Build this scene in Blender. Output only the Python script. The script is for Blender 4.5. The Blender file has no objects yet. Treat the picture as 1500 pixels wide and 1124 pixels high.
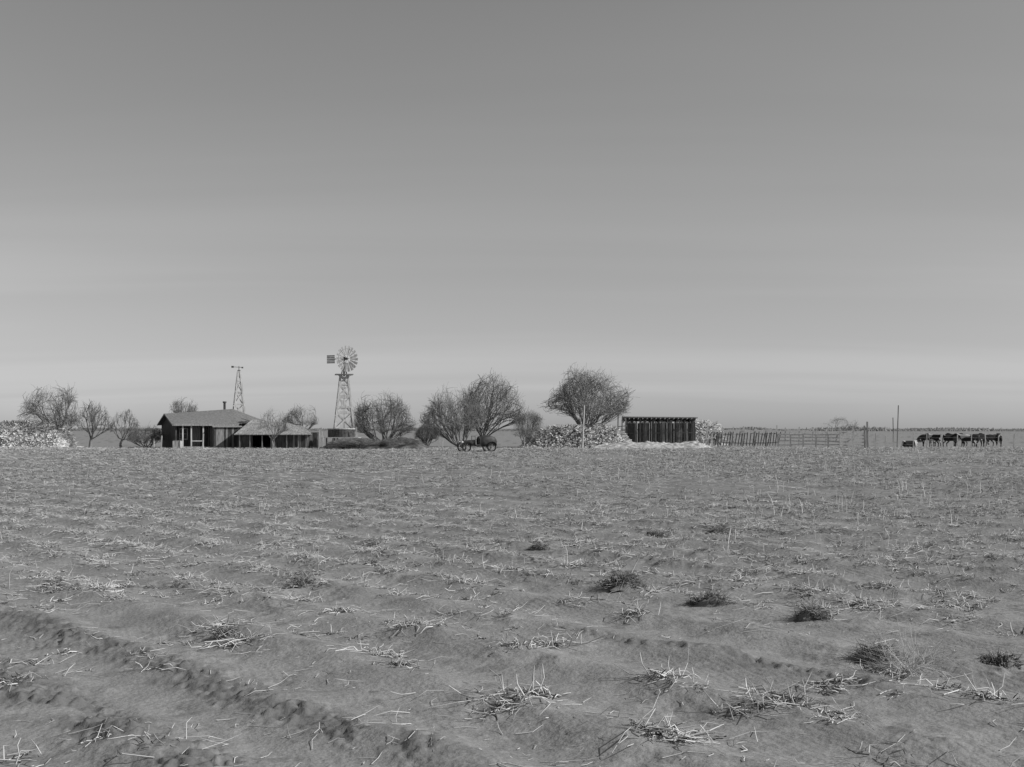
import bpy, math, random
import numpy as np
rng=np.random.default_rng(7); random.seed(7)
scene=bpy.context.scene
F=1685.0; CH=2.0
def X(b,d): return (b-750)*d/F
def Z(e,d): return CH+(628-e)*d/F
def G(b,e):
    d=CH*F/(e-628); return X(b,d),d
# ------------------------------------------------------------------ noise
_perm=np.random.default_rng(3).random((256,256))
def vnoise(x,y):
    xi=np.floor(x).astype(int); yi=np.floor(y).astype(int)
    fx=x-xi; fy=y-yi; fx=fx*fx*(3-2*fx); fy=fy*fy*(3-2*fy)
    a=_perm[xi%256,yi%256]; b=_perm[(xi+1)%256,yi%256]
    c=_perm[xi%256,(yi+1)%256]; d=_perm[(xi+1)%256,(yi+1)%256]
    return (a*(1-fx)+b*fx)*(1-fy)+(c*(1-fx)+d*fx)*fy
def fbm(x,y,o=4):
    s=0;a=.5;t=0
    for i in range(o):
        s=s+a*vnoise(x*2**i+17.3*i,y*2**i+5.1*i); t+=a; a*=.5
    return s/t
def sstep(a,b,x):
    t=np.clip((x-a)/(b-a),0,1); return t*t*(3-2*t)
def rows(x,y):
    n=0.745*x+0.667*y; t=0.667*x-0.745*y
    n=n+0.4*(fbm(t*.3+9,n*.12,2)-.5)
    return n,t
def height(x,y):
    x=np.asarray(x,float); y=np.asarray(y,float)
    n,t=rows(x,y)
    ph=(n-4.23)/1.25
    r=0.5+0.5*np.cos(2*np.pi*ph)
    att=(1-.4*sstep(25,80,y))*(1-sstep(100,116,y))*sstep(-60,-20,y)
    h=.08*r**1.3*(.1+1.6*fbm(t*.9,n*.9,3))
    h=h+.07*(fbm(x*.45+3,y*.45,3)-.5)+.065*(fbm(x*1.7,y*1.7+4,3)-.5)
    near=1-sstep(30,50,y)
    lump=sstep(.5,.75,fbm(x*1.1+70,y*1.1,3))
    h=h+near*(.014+.05*lump)*(fbm(x*6,y*6,3)-.5)
    c=clod(x,y)
    h=h+near*c*(.05*np.abs(fbm(x*9+2,y*9,3)-.45)*3+.03*(vnoise(x*24,y*24)-.3)-.03)
    far=.25*(fbm(x*.02,y*.02,2)-.5)*sstep(150,400,y)
    return h*att+far
def clod(x,y):
    n,t=rows(x,y)
    a=np.exp(-((n-4.15)/.24)**4)*sstep(-14,-11,t)*(1-sstep(-6.0,-4.8,t))
    b=np.exp(-((n-3.05)/.32)**4)*(1-sstep(-6.0,-5.2,t))
    c=.8*np.exp(-((n-7.95)/.16)**4)*sstep(-8.5,-7.8,t)*(1-sstep(-5,-4.2,t))
    patches=.8*sstep(.5,.64,fbm(x*.5+40,y*.8+11,3))*np.exp(-((((n-4.23)/1.25+.5)%1-.5)/.22)**2)*sstep(10,16,y+2*x)
    m=(a+b+c+patches)*sstep(.25,.5,fbm(x*2.3,y*2.3+7,3))
    return np.clip(m,0,1)
# ------------------------------------------------------------------ materials
def mat(name,lo,hi,scale=4,rough=.9,bump=0,stretch=(1,1,1),detail=5,spec=.15,p0=.35,p1=.65):
    m=bpy.data.materials.new(name); m.use_nodes=True; nt=m.node_tree; N=nt.nodes; L=nt.links
    b=N['Principled BSDF']; b.inputs['Roughness'].default_value=rough
    b.inputs['Specular IOR Level'].default_value=spec
    tc=N.new('ShaderNodeTexCoord'); mp=N.new('ShaderNodeMapping'); mp.inputs['Scale'].default_value=stretch
    L.new(tc.outputs['Object'],mp.inputs[0])
    n=N.new('ShaderNodeTexNoise'); n.inputs['Scale'].default_value=scale; n.inputs['Detail'].default_value=detail
    L.new(mp.outputs[0],n.inputs['Vector'])
    r=N.new('ShaderNodeValToRGB'); r.color_ramp.elements[0].position=p0; r.color_ramp.elements[1].position=p1
    r.color_ramp.elements[0].color=(lo,lo,lo,1); r.color_ramp.elements[1].color=(hi,hi,hi,1)
    L.new(n.outputs['Fac'],r.inputs[0]); L.new(r.outputs[0],b.inputs['Base Color'])
    if bump:
        bp=N.new('ShaderNodeBump'); bp.inputs['Strength'].default_value=bump; bp.inputs['Distance'].default_value=.05
        L.new(n.outputs['Fac'],bp.inputs['Height']); L.new(bp.outputs[0],b.inputs['Normal'])
    return m
M_bark=mat('bark',.14,.28,1.5)
M_bark_d=mat('bark_dark',.11,.23,1.5)
M_straw=mat('straw',.34,.72,1.7,detail=6)
M_straw_far=mat('straw_weathered',.22,.68,.9,detail=6)
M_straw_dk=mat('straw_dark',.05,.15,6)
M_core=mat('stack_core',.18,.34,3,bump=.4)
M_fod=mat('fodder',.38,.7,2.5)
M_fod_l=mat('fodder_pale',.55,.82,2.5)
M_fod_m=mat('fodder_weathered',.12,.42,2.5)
M_wood_l=mat('weathered_wood_light',.36,.6,3,stretch=(4,4,.6))
M_wood_m=mat('weathered_wood',.16,.32,3,stretch=(4,4,.5))
M_wood_d=mat('weathered_wood_dark',.04,.11,3,stretch=(4,4,.5))
M_wood_s=mat('shed_boards',.07,.2,3,stretch=(4,4,.4))
M_roof_d=mat('roof_shingles',.12,.24,5,stretch=(1,3,3),bump=.3)
M_roof_l=mat('roof_boards',.16,.38,4,stretch=(3,.6,.6),bump=.3)
M_metal=mat('galvanised_metal',.3,.5,3,rough=.6,spec=.4)
M_metal_d=mat('dark_iron',.03,.08,6,rough=.6,spec=.4)
M_mound=mat('mound_soil',.06,.2,1.2,bump=.6)
M_litter=mat('straw_litter',.26,.55,3,bump=.6)
M_rubber=mat('rubber',.02,.04,6)
M_carp=mat('old_car_paint',.03,.07,3,rough=.6,spec=.3)
# ------------------------------------------------------------------ mesh helpers
def mesh_np(name,V,Q,m,smooth=False,parent=None,attr=None):
    me=bpy.data.meshes.new(name); V=np.ascontiguousarray(V,np.float32); Q=np.ascontiguousarray(Q,np.int32)
    k=Q.shape[1]
    me.vertices.add(len(V)); me.vertices.foreach_set('co',V.ravel())
    me.loops.add(Q.size); me.loops.foreach_set('vertex_index',Q.ravel())
    me.polygons.add(len(Q)); me.polygons.foreach_set('loop_start',np.arange(0,Q.size,k,dtype=np.int32))
    me.polygons.foreach_set('loop_total',np.full(len(Q),k,np.int32))
    if smooth: me.polygons.foreach_set('use_smooth',np.ones(len(Q),bool))
    me.update(calc_edges=True)
    if attr is not None:
        a=me.attributes.new('mask','FLOAT','POINT'); a.data.foreach_set('value',attr.astype(np.float32))
    ms=m if isinstance(m,(list,tuple)) else [m]
    for q in ms: me.materials.append(q)
    o=bpy.data.objects.new(name,me); scene.collection.objects.link(o)
    if parent: o.parent=parent
    return o
def prisms(P0,P1,R0,R1,k=3):
    P0=np.asarray(P0,float);P1=np.asarray(P1,float);N=len(P0)
    R0=np.broadcast_to(R0,(N,));R1=np.broadcast_to(R1,(N,))
    d=P1-P0; d/=np.linalg.norm(d,axis=1,keepdims=True)+1e-9
    ref=np.where(np.abs(d[:,2:3])>.9,np.array([[1.,0,0]]),np.array([[0,0,1.]]))
    a=np.cross(d,ref); a/=np.linalg.norm(a,axis=1,keepdims=True)+1e-9
    b=np.cross(d,a)
    an=np.arange(k)*2*np.pi/k
    ring=a[:,None,:]*np.cos(an)[None,:,None]+b[:,None,:]*np.sin(an)[None,:,None]
    V=np.concatenate([P0[:,None]+ring*R0[:,None,None],P1[:,None]+ring*R1[:,None,None]],1).reshape(-1,3)
    i=np.arange(k); j=(i+1)%k
    q=np.stack([i,j,j+k,i+k],1)
    Q=(q[None]+(np.arange(N)*2*k)[:,None,None]).reshape(-1,4)
    return V,Q
def join(parts):
    V=[];Q=[];o=0
    for v,q in parts:
        V.append(v);Q.append(q+o);o+=len(v)
    return np.concatenate(V),np.concatenate(Q)
class Part:
    def __init__(s): s.v=[];s.f=[];s.mi=[]
    def add(s,vs,fs,mi=0):
        o=len(s.v); s.v+= [tuple(map(float,p)) for p in vs]; s.f+=[tuple(i+o for i in f) for f in fs]; s.mi+=[mi]*len(fs)
    def box(s,x0,x1,y0,y1,z0,z1,mi=0):
        s.add([(x0,y0,z0),(x1,y0,z0),(x1,y1,z0),(x0,y1,z0),(x0,y0,z1),(x1,y0,z1),(x1,y1,z1),(x0,y1,z1)],
              [(0,3,2,1),(4,5,6,7),(0,1,5,4),(1,2,6,5),(2,3,7,6),(3,0,4,7)],mi)
    def beam(s,p0,p1,w,t=None,mi=0):
        t=t or w; p0=np.array(p0,float);p1=np.array(p1,float); d=p1-p0; d/=np.linalg.norm(d)
        ref=np.array([0,1.,0]) if abs(d[1])<.9 else np.array([1.,0,0])
        a=np.cross(d,ref); a/=np.linalg.norm(a); b=np.cross(d,a)
        vs=[]
        for p in(p0,p1):
            for sa,sb in((-1,-1),(1,-1),(1,1),(-1,1)): vs.append(p+a*sa*w/2+b*sb*t/2)
        s.add(vs,[(0,1,2,3),(7,6,5,4),(0,4,5,1),(1,5,6,2),(2,6,7,3),(3,7,4,0)],mi)
    def cyl(s,p0,p1,r0,r1,k=12,mi=0):
        V,Q=prisms([p0],[p1],r0,r1,k)
        s.add(V,[tuple(q) for q in Q]+[tuple(range(k)),tuple(range(2*k-1,k-1,-1))],mi)
    def slab(s,pts,th,mi=0):
        n=len(pts); vs=list(pts)+[(p[0],p[1],p[2]-th) for p in pts]
        s.add(vs,[tuple(range(n)),tuple(range(2*n-1,n-1,-1))]+[(i,(i+1)%n,(i+1)%n+n,i+n) for i in range(n)],mi)
    def obj(s,name,mats,parent=None,smooth=False):
        me=bpy.data.meshes.new(name); me.from_pydata(s.v,[],s.f)
        ms=mats if isinstance(mats,(list,tuple)) else [mats]
        for m in ms: me.materials.append(m)
        me.polygons.foreach_set('material_index',s.mi)
        if smooth: me.polygons.foreach_set('use_smooth',[True]*len(s.f))
        me.update()
        o=bpy.data.objects.new(name,me); scene.collection.objects.link(o)
        if parent: o.parent=parent
        return o
def empty(name,loc=(0,0,0),rz=0):
    e=bpy.data.objects.new(name,None); e.location=loc; e.rotation_euler=(0,0,rz); e.empty_display_size=.1
    scene.collection.objects.link(e); return e
# ------------------------------------------------------------------ ground
def build_ground():
    ys=np.concatenate([np.array([-400,-200,-80,-30,-10,-3,0,1.5,2.7]),
        np.geomspace(3.6,130,880),np.geomspace(135,9000,60)])
    u=np.linspace(-1,1,881)
    ext=np.geomspace(1.02,60,26)
    u=np.concatenate([-ext[::-1],u,ext])
    s=3.2+.55*np.clip(ys,3,None)
    XX=u[None,:]*s[:,None]; YY=np.repeat(ys[:,None],len(u),1)
    inner=(np.abs(u)<=1.0)
    H=height(XX,YY); H[:,~inner]*=.5
    V=np.stack([XX,YY,H],-1).reshape(-1,3)
    nr,nc=XX.shape; idx=np.arange(nr*nc).reshape(nr,nc)
    Q=np.stack([idx[:-1,:-1],idx[:-1,1:],idx[1:,1:],idx[1:,:-1]],-1).reshape(-1,4)
    m=bpy.data.materials.new('sandy_field_soil'); m.use_nodes=True; nt=m.node_tree;N=nt.nodes;L=nt.links
    b=N['Principled BSDF']; b.inputs['Roughness'].default_value=.95; b.inputs['Specular IOR Level'].default_value=.1
    tc=N.new('ShaderNodeTexCoord')
    def noise(sc,det=5):
        n=N.new('ShaderNodeTexNoise'); n.inputs['Scale'].default_value=sc; n.inputs['Detail'].default_value=det
        L.new(tc.outputs['Object'],n.inputs[0]); return n
    def ramp(src,p0,p1,c0,c1):
        r=N.new('ShaderNodeValToRGB'); r.color_ramp.elements[0].position=p0; r.color_ramp.elements[1].position=p1
        r.color_ramp.elements[0].color=(c0,c0,c0,1); r.color_ramp.elements[1].color=(c1,c1,c1,1); L.new(src,r.inputs[0]); return r
    n1=noise(.8,6); r1=ramp(n1.outputs['Fac'],.3,.7,.215,.28)
    n2=noise(60,3); r2=ramp(n2.outputs['Fac'],.3,.7,.8,1.15)
    mul=N.new('ShaderNodeMixRGB'); mul.blend_type='MULTIPLY'; mul.inputs[0].default_value=1
    L.new(r1.outputs[0],mul.inputs[1]); L.new(r2.outputs[0],mul.inputs[2])
    at=N.new('ShaderNodeAttribute'); at.attribute_name='mask'
    dk=N.new('ShaderNodeMixRGB'); dk.inputs[2].default_value=(.12,.12,.12,1)
    mf=N.new('ShaderNodeMath'); mf.operation='MULTIPLY'; mf.inputs[1].default_value=.8; L.new(at.outputs['Fac'],mf.inputs[0])
    L.new(mf.outputs[0],dk.inputs[0]); L.new(mul.outputs[0],dk.inputs[1])
    n3=noise(7,6); r3=ramp(n3.outputs['Fac'],.56,.64,0,.3)
    ch=N.new('ShaderNodeMixRGB'); ch.inputs[2].default_value=(.38,.38,.38,1)
    L.new(r3.outputs[0],ch.inputs[0]); L.new(dk.outputs[0],ch.inputs[1])
    n6=noise(3.3,6); r6=ramp(n6.outputs['Fac'],.57,.67,0,.4)
    ck=N.new('ShaderNodeMixRGB'); ck.inputs[2].default_value=(.1,.1,.1,1)
    L.new(r6.outputs[0],ck.inputs[0]); L.new(ch.outputs[0],ck.inputs[1])
    L.new(ck.outputs[0],b.inputs['Base Color'])
    w=N.new('ShaderNodeTexWave'); w.inputs['Scale'].default_value=4.2; w.inputs['Distortion'].default_value=5.0
    w.inputs['Detail'].default_value=3; w.inputs['Detail Scale'].default_value=.8
    mp=N.new('ShaderNodeMapping'); mp.inputs['Rotation'].default_value=(0,0,math.radians(-20)); L.new(tc.outputs['Object'],mp.inputs[0]); L.new(mp.outputs[0],w.inputs[0])
    n4=noise(.6,3); r4=ramp(n4.outputs['Fac'],.45,.62,0,1)
    wm=N.new('ShaderNodeMath'); wm.operation='MULTIPLY'; L.new(w.outputs['Fac'],wm.inputs[0]); L.new(r4.outputs[0],wm.inputs[1])
    bp1=N.new('ShaderNodeBump'); bp1.inputs['Strength'].default_value=.15; bp1.inputs['Distance'].default_value=.015; L.new(wm.outputs[0],bp1.inputs['Height'])
    n5=noise(22,8); bp2=N.new('ShaderNodeBump'); bp2.inputs['Strength'].default_value=.5; bp2.inputs['Distance'].default_value=.03
    L.new(n5.outputs['Fac'],bp2.inputs['Height']); L.new(bp1.outputs[0],bp2.inputs['Normal']); L.new(bp2.outputs[0],b.inputs['Normal'])
    mask=clod(XX,YY).ravel()
    mesh_np('ground',V,Q,m,smooth=True,attr=mask)
build_ground()
# ------------------------------------------------------------------ stubble
def field_pts(nc,y0=4.5,y1=117,pw=2.0):
    y=rng.uniform(y0**pw,y1**pw,nc)**(1/pw); x=rng.uniform(-1,1,nc)*(y*.5+2.5)
    return x,y
def straws(cx,cy,az,el,ln,r,bend,h0,two=True):
    z=height(cx,cy)+h0
    d=np.stack([np.cos(az)*np.cos(el),np.sin(az)*np.cos(el),np.sin(el)],1)
    P0=np.stack([cx,cy,z],1)
    if not two:
        P1=P0+d*ln[:,None]; g=height(P1[:,0],P1[:,1])+.012; P1[:,2]=np.maximum(P1[:,2],g)
        return prisms(P0,P1,r,r*.6,3)
    Pm=P0+d*(ln*.55)[:,None]
    d2=d+bend; d2/=np.linalg.norm(d2,axis=1,keepdims=True)
    P1=Pm+d2*(ln*.45)[:,None]
    g=height(P1[:,0],P1[:,1])+.006; P1[:,2]=np.maximum(P1[:,2],g)
    g=height(Pm[:,0],Pm[:,1])+.006; Pm[:,2]=np.maximum(Pm[:,2],g)
    a=prisms(P0,Pm,r,r*.9,3); b=prisms(Pm,P1,r*.9,r*.45,3)
    return join([a,b])
def clump_set(cx,cy,per,size,rmul,two=True,spread=.1,lmul=1.0):
    k=per
    x=np.repeat(cx,k); y=np.repeat(cy,k); sz=np.repeat(size,k); rm=np.repeat(rmul,k)
    N=len(x); x=x+rng.normal(0,spread*1.2,N)*sz; y=y+rng.normal(0,spread,N)*sz
    az=rng.uniform(0,2*np.pi,N)
    up=rng.random(N)<.35
    el=np.where(up,rng.uniform(.25,1.2,N),rng.uniform(-.05,.25,N))
    ln=np.where(el>.35,rng.uniform(.05,.18,N),.08+.3*rng.random(N)**1.8)*sz*lmul
    r=rng.uniform(.002,.006,N)*rm
    bend=rng.normal(0,.5,(N,3)); bend[:,2]-=.3
    return straws(x,y,az,el,ln,r,bend,.01,two)
def snaprows(x,y,fr=.8,sg=.15):
    n,t=rows(x,y); ph=(n-4.23)/1.25; dn=(np.round(ph)-ph)*1.25+rng.normal(0,sg,len(x))
    snap=rng.random(len(x))<fr
    return np.where(snap,x+.745*dn,x),np.where(snap,y+.667*dn,y)
parts=[];pfar=[];pdark=[]
x,y=field_pts(3800,4.5,30); x,y=snaprows(x,y,.65,.2)
keep=(rng.random(len(x))<np.where(y<12,.35,.92))&((y>13)|(fbm(x*.5,y*.5,2)>.46)); x=x[keep];y=y[keep]
sz=.35+.85*rng.random(len(x))**1.7; parts.append(clump_set(x,y,10,sz,np.ones(len(x))*1.0))
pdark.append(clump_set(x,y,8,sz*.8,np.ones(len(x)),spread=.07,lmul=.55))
x,y=field_pts(23000,25,117,1.65); x,y=snaprows(x,y,.6,.24)
keep=(fbm(x*.12+30,y*.12,3)>.36)&(y<116.5); x=x[keep];y=y[keep]
sz=rng.uniform(.4,1.15,len(x)); pfar.append(clump_set(x,y,6,sz,1.15+.016*(y-24),False))
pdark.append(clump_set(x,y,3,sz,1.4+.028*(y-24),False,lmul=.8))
hero=[(325,930,1.35),(345,948,1.),(770,1035,1.4),(745,1048,1.1),(805,950,1.1),(757,962,.8),(960,1092,1.2),(985,1098,.9),(1140,1032,1.3),(1100,1050,1.1),(1160,1045,.9),(560,965,.8),(590,985,.7),(975,1010,1.1),(1230,1055,.8),
      (545,800,1.1),(790,795,1.1),(840,800,1),(440,850,1.1),(1290,865,1.1),(960,785,1.2),(1055,780,1.1),(1380,830,1.1),(690,855,1.),(600,930,.7),(500,905,.7),(930,905,1.1),(1410,890,1.1),(180,860,.9),(75,865,.9),(1260,890,1.1),(1210,1010,.9),(1400,1020,1.1),(1450,1040,1.2),(1300,985,1.1),(440,885,.8),(1180,890,1.2),(1085,855,.9)]
hx=[];hy=[];hs=[]
for b,e,s in hero:
    gx,gy=G(b,e); hx.append(gx);hy.append(gy);hs.append(s)
hx=np.array(hx);hy=np.array(hy);hs=np.array(hs)
parts.append(clump_set(hx,hy,34,hs,np.full(len(hx),1.05)))
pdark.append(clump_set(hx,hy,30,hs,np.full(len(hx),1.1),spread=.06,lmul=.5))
x,y=field_pts(20000,4.5,32); keep=fbm(x*.6+3,y*.6,3)>.43; x=x[keep];y=y[keep];N=len(x)
parts.append(straws(x,y,rng.uniform(0,6.28,N),rng.uniform(-.05,.2,N),.03+.28*rng.random(N)**2,rng.uniform(.0015,.004,N),rng.normal(0,.4,(N,3)),.006))
x,y=field_pts(55000,28,117,1.8); keep=fbm(x*.3+3,y*.3,3)>.38; x=x[keep];y=y[keep];N=len(x)
pfar.append(straws(x,y,rng.uniform(0,6.28,N),rng.uniform(-.05,.25,N),rng.uniform(.08,.38,N),rng.uniform(.003,.006,N)*(1+.02*(y-20)),None,.01,False))
x,y=field_pts(4200); w=sstep(-.1,.35,x/y)*.8+.15; keep=(rng.random(len(x))<w)&(y>14)&(fbm(x*.2,y*.2+9,2)>.4); x=x[keep];y=y[keep];N=len(x)
parts.append(straws(x,y,rng.uniform(0,6.28,N),rng.uniform(1.1,1.55,N),rng.uniform(.12,.4,N),rng.uniform(.005,.009,N)*np.where(y>20,1+.012*(y-20),1),rng.normal(0,.25,(N,3)),0))
bs=[(1140,718),(1147,722),(1228,752),(1233,748),(1240,755),(1245,745),(1318,725),(1322,722),(1158,742),(1415,735),(1422,700),(1105,735),(1355,730),(1065,812),(780,1018)]
q=np.array([G(b,e) for b,e in bs]); N=len(q)
parts.append(straws(q[:,0],q[:,1],rng.uniform(0,6.28,N),rng.uniform(1.3,1.5,N),rng.uniform(.35,.5,N)*np.where(q[:,1]<12,.55,1),np.full(N,.009),rng.normal(0,.15,(N,3)),0))
N=26000; y=rng.normal(116,3.0,N); x=rng.uniform(-60,62,N)
pfar.append(straws(x,y,rng.uniform(0,6.28,N),rng.uniform(-.05,.5,N),rng.uniform(.1,.4,N),rng.uniform(.01,.02,N),None,.008,False))
cs=empty('crop_stubble')
V,Q=join(parts); mesh_np('near_stalks',V,Q,M_straw,parent=cs)
V,Q=join(pfar); mesh_np('far_stalks',V,Q,M_straw_far,parent=cs)
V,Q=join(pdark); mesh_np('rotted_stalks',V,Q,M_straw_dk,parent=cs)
# ------------------------------------------------------------------ grass tufts
def tuft(b,e,s,seed):
    r=np.random.default_rng(seed); gx,gy=G(b,e); gz=float(height(gx,gy))
    sx=r.uniform(1.0,1.5); off=r.normal(0,.05,2)*s
    N=620; a=r.uniform(0,6.28,N); rr=np.sqrt(r.random(N))*.12*s*(1+.3*np.sin(2*a+seed))
    P0=np.stack([rr*np.cos(a)*sx,rr*np.sin(a)*.8,np.full(N,-.01)],1)
    P0[:,2]+=.08*s*np.clip(1-(rr/(.14*s))**2,0,1)
    el=r.uniform(.0,1.2,N); az=a+r.normal(0,.9,N); ln=(.03+.12*r.random(N)**1.8)*s
    d=np.stack([np.cos(az)*np.cos(el),np.sin(az)*np.cos(el),np.sin(el)],1)
    Pm=P0+d*(ln*.5)[:,None]; d2=d+r.normal(0,.5,(N,3)); d2[:,2]-=.5; P1=Pm+d2*(ln*.4)[:,None]; P1[:,2]=np.maximum(P1[:,2],.0)
    e_=empty('grass_tuft',(gx,gy,gz)); k=int(N*.58)
    V,Q=join([prisms(P0[k:],Pm[k:],.0025,.0022),prisms(Pm[k:],P1[k:],.0022,.001)]); mesh_np('blades',V,Q,M_straw_far,parent=e_)
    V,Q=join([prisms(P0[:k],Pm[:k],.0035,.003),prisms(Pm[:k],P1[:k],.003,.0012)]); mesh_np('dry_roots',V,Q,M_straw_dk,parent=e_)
    nu,nv=28,10; vs=[];fs=[]
    for j in range(nv+1):
        for i in range(nu):
            th=i/nu*6.283; rad=.14*s*(1-j/nv); zz=.11*s*(1-(1-j/nv)**2)-.02
            k2=1+.25*math.sin(3*th+seed)+.12*r.normal()
            vs.append((rad*k2*math.cos(th)*sx+off[0]*j/nv,rad*k2*math.sin(th)*.8+off[1]*j/nv,zz+.012*r.normal()))
    for j in range(nv):
        for i in range(nu): fs.append((j*nu+i,j*nu+(i+1)%nu,(j+1)*nu+(i+1)%nu,(j+1)*nu+i))
    p=Part(); p.add(vs,fs); p.obj('soil_crown',M_mound,e_,True)
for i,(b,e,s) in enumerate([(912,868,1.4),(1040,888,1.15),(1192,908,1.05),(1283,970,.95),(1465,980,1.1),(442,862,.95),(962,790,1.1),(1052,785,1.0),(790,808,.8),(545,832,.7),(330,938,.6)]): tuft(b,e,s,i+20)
def tumbleweed(b,e,R):
    gx,gy=G(b,e); r=np.random.default_rng(5); N=60
    d=r.normal(0,1,(N,3)); d[:,2]=np.abs(d[:,2])*.8+.1; d/=np.linalg.norm(d,axis=1,keepdims=True)
    segs=[];P0=r.normal(0,.02,(N,3)); 
    Pm=P0+d*R*.5; P1=Pm+(d+r.normal(0,.5,(N,3)))*R*.4
    segs+=[prisms(P0,Pm,.003,.0025),prisms(Pm,P1,.0025,.0014)]
    A=np.repeat(Pm,4,0)+np.repeat(P1-Pm,4,0)*r.random((N*4,1)); B=A+(np.repeat(d,4,0)+r.normal(0,.8,(N*4,3)))*R*.25
    segs.append(prisms(A,B,.0014,.0009))
    V,Q=join(segs); V[:,2]=np.maximum(V[:,2],-.02); V[:,0]*=1.2
    o=mesh_np('tumbleweed',V,Q,M_straw_far); o.location=(gx,gy,float(height(gx,gy))+.03)
tumbleweed(1330,992,.32)
# ------------------------------------------------------------------ trees
def tree(name,pc,pw,top,low,pt,d,fork,limbs=9,k=(6,5,5),seed=1,thin=1.0,m=None,frac=(.5,.6,.7,.95),trunk_r=.16,stems=1,zmin=.02):
    r=np.random.default_rng(seed); m=m or M_bark
    xc=X(pc,d);zt=Z(top,d);zl=max(Z(low,d),.15);w=pw*d/F
    cz=zl+.3*(zt-zl); C=np.array([xc,d,cz]); rx=w/2*1.04; ry=rx*.9
    ph=r.uniform(0,6.28,6)
    def env(D):
        D=D/np.linalg.norm(D,axis=1,keepdims=True)
        a=np.arctan2(D[:,1],D[:,0]); e=D[:,2]
        lump=1+.1*np.sin(3*a+ph[0]+4*e)+.08*np.sin(5*a+ph[1]-7*e)+.06*np.sin(9*e+ph[2]+2*a)
        lump*=1+r.normal(0,.08,len(D))
        rz=np.where(e>0,zt-cz,cz-zl)
        return C+np.stack([D[:,0]*rx,D[:,1]*ry,e*rz],1)*lump[:,None]
    tx=X(pt,d); base=np.array([tx,d,-.1]); forkp=np.array([tx+(xc-tx)*.25,d,fork])
    segs=[]
    if stems==1:
        mid=(base+forkp)/2+np.array([r.normal(0,.08),0,0])
        segs+=[prisms([base],[mid],trunk_r*1.25,trunk_r,8),prisms([mid],[forkp],trunk_r,trunk_r*.85,8)]
    S=np.repeat(forkp[None],limbs,0)+r.normal(0,.04,(limbs,3))
    if stems>1: S[:,2]=0; S[:,:2]+=r.normal(0,.22,(limbs,2))
    az=np.arange(limbs)*2.4+r.uniform(0,1); el=np.arcsin(np.clip(r.uniform(zmin,1,limbs),-.15,.98))
    TD=np.stack([np.cos(az)*np.cos(el),np.sin(az)*np.cos(el),np.sin(el)],1)
    T=env(TD); E=S+(T-S)*frac[0]*r.uniform(.8,1.15,(limbs,1))
    Mi=(S+E)/2+r.normal(0,.1,(limbs,3)); Mi[:,2]+=np.linalg.norm(E-S,axis=1)*-.02
    rad=trunk_r*.45*r.uniform(.7,1.15,limbs)
    sig=(.34,.3,.3)
    for lv in range(4):
        R1=rad*.6
        segs+=[prisms(S,Mi,rad,rad*.8,3 if lv>0 else 5),prisms(Mi,E,rad*.8,R1,3 if lv>0 else 5)]
        if lv==3: break
        kk=k[lv]; t=r.uniform(.3,1,(len(S)*kk,1)); t[::kk]=1
        s=np.repeat(S,kk,0);mi=np.repeat(Mi,kk,0);en=np.repeat(E,kk,0)
        P=np.where(t<.5,s+(mi-s)*2*t,mi+(en-mi)*(2*t-1))
        td=np.repeat(TD,kk,0)+r.normal(0,sig[lv],(len(P),3)); td/=np.linalg.norm(td,axis=1,keepdims=True)
        low_=td[:,2]<-.2; td[low_,2]*=-.3
        T=env(td); f=frac[lv+1]*r.uniform(.7,1.05,(len(P),1)); v=(T-P)*f
        v[:,2]+=.12*np.linalg.norm(v,axis=1)
        L=np.linalg.norm(v,axis=1,keepdims=True); mx=np.array([9,2.8,1.6,1.0])[lv+1]*max(w/7,.5)*1.3
        v*=np.minimum(1,mx/(L+1e-6)); L=np.minimum(L,mx)
        E=P+v; pd=(en-s); pd/=np.linalg.norm(pd,axis=1,keepdims=True)
        Mi=P+v*.5+pd*L*.1+r.normal(0,.06,(len(P),3))*L
        Mi[:,2]=np.maximum(Mi[:,2],.1);E[:,2]=np.maximum(E[:,2],.05)
        S=P; TD=td; rad=np.maximum(np.repeat(rad,kk)*np.where(t[:,0]>.99,.75,.45),(.016,.008,.0038)[lv]*thin)
    V,Q=join(segs); V=V-np.array([tx,d,0]); o=mesh_np(name,V,Q,m); o.location=(tx,d,0)
tree('bare_tree',76,88,561,645,92,119,1.0,9,(5,5,6),1,1.1,trunk_r=.2)
tree('bare_tree',137,52,585,645,132,118,.9,7,(5,4,5),2,1.1,trunk_r=.15)
tree('bare_tree',181,42,596,648,178,119,.8,6,(5,4,5),3,1.1,trunk_r=.13)
tree('bush',214,56,624,657,214,118,.1,14,(6,4,4),4,1.3,m=M_bark_d,trunk_r=.08,stems=3)
tree('bare_tree',268,42,581,615,268,138,2.0,7,(5,5,5),5,1.1,trunk_r=.14)
tree('bare_tree',401,44,596,645,398,111,.8,6,(5,4,4),6,1.0,trunk_r=.1)
tree('bare_tree',441,52,593,632,445,138,1.5,8,(5,5,5),7,1.1,trunk_r=.14)
tree('bare_tree',562,94,575,655,562,119,.2,12,(5,5,6),8,1.1,m=M_bark_d,stems=3,trunk_r=.18,zmin=-.05)
tree('bush',626,38,618,657,626,118,.1,14,(6,4,4),9,1.3,m=M_bark_d,trunk_r=.08,stems=3)
tree('bare_tree',662,92,558,656,680,120,.3,12,(6,5,6),10,1.05,trunk_r=.19,stems=3,zmin=-.05)
tree('bare_tree',720,94,544,648,702,124,.8,11,(6,5,6),11,1.05,trunk_r=.24)
tree('bare_tree',775,54,599,656,768,117,.3,12,(5,5,5),12,1.05,trunk_r=.1,stems=3)
tree('bare_tree',862,124,542,634,857,122,1.3,13,(6,5,6),13,1.05,trunk_r=.24)
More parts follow.
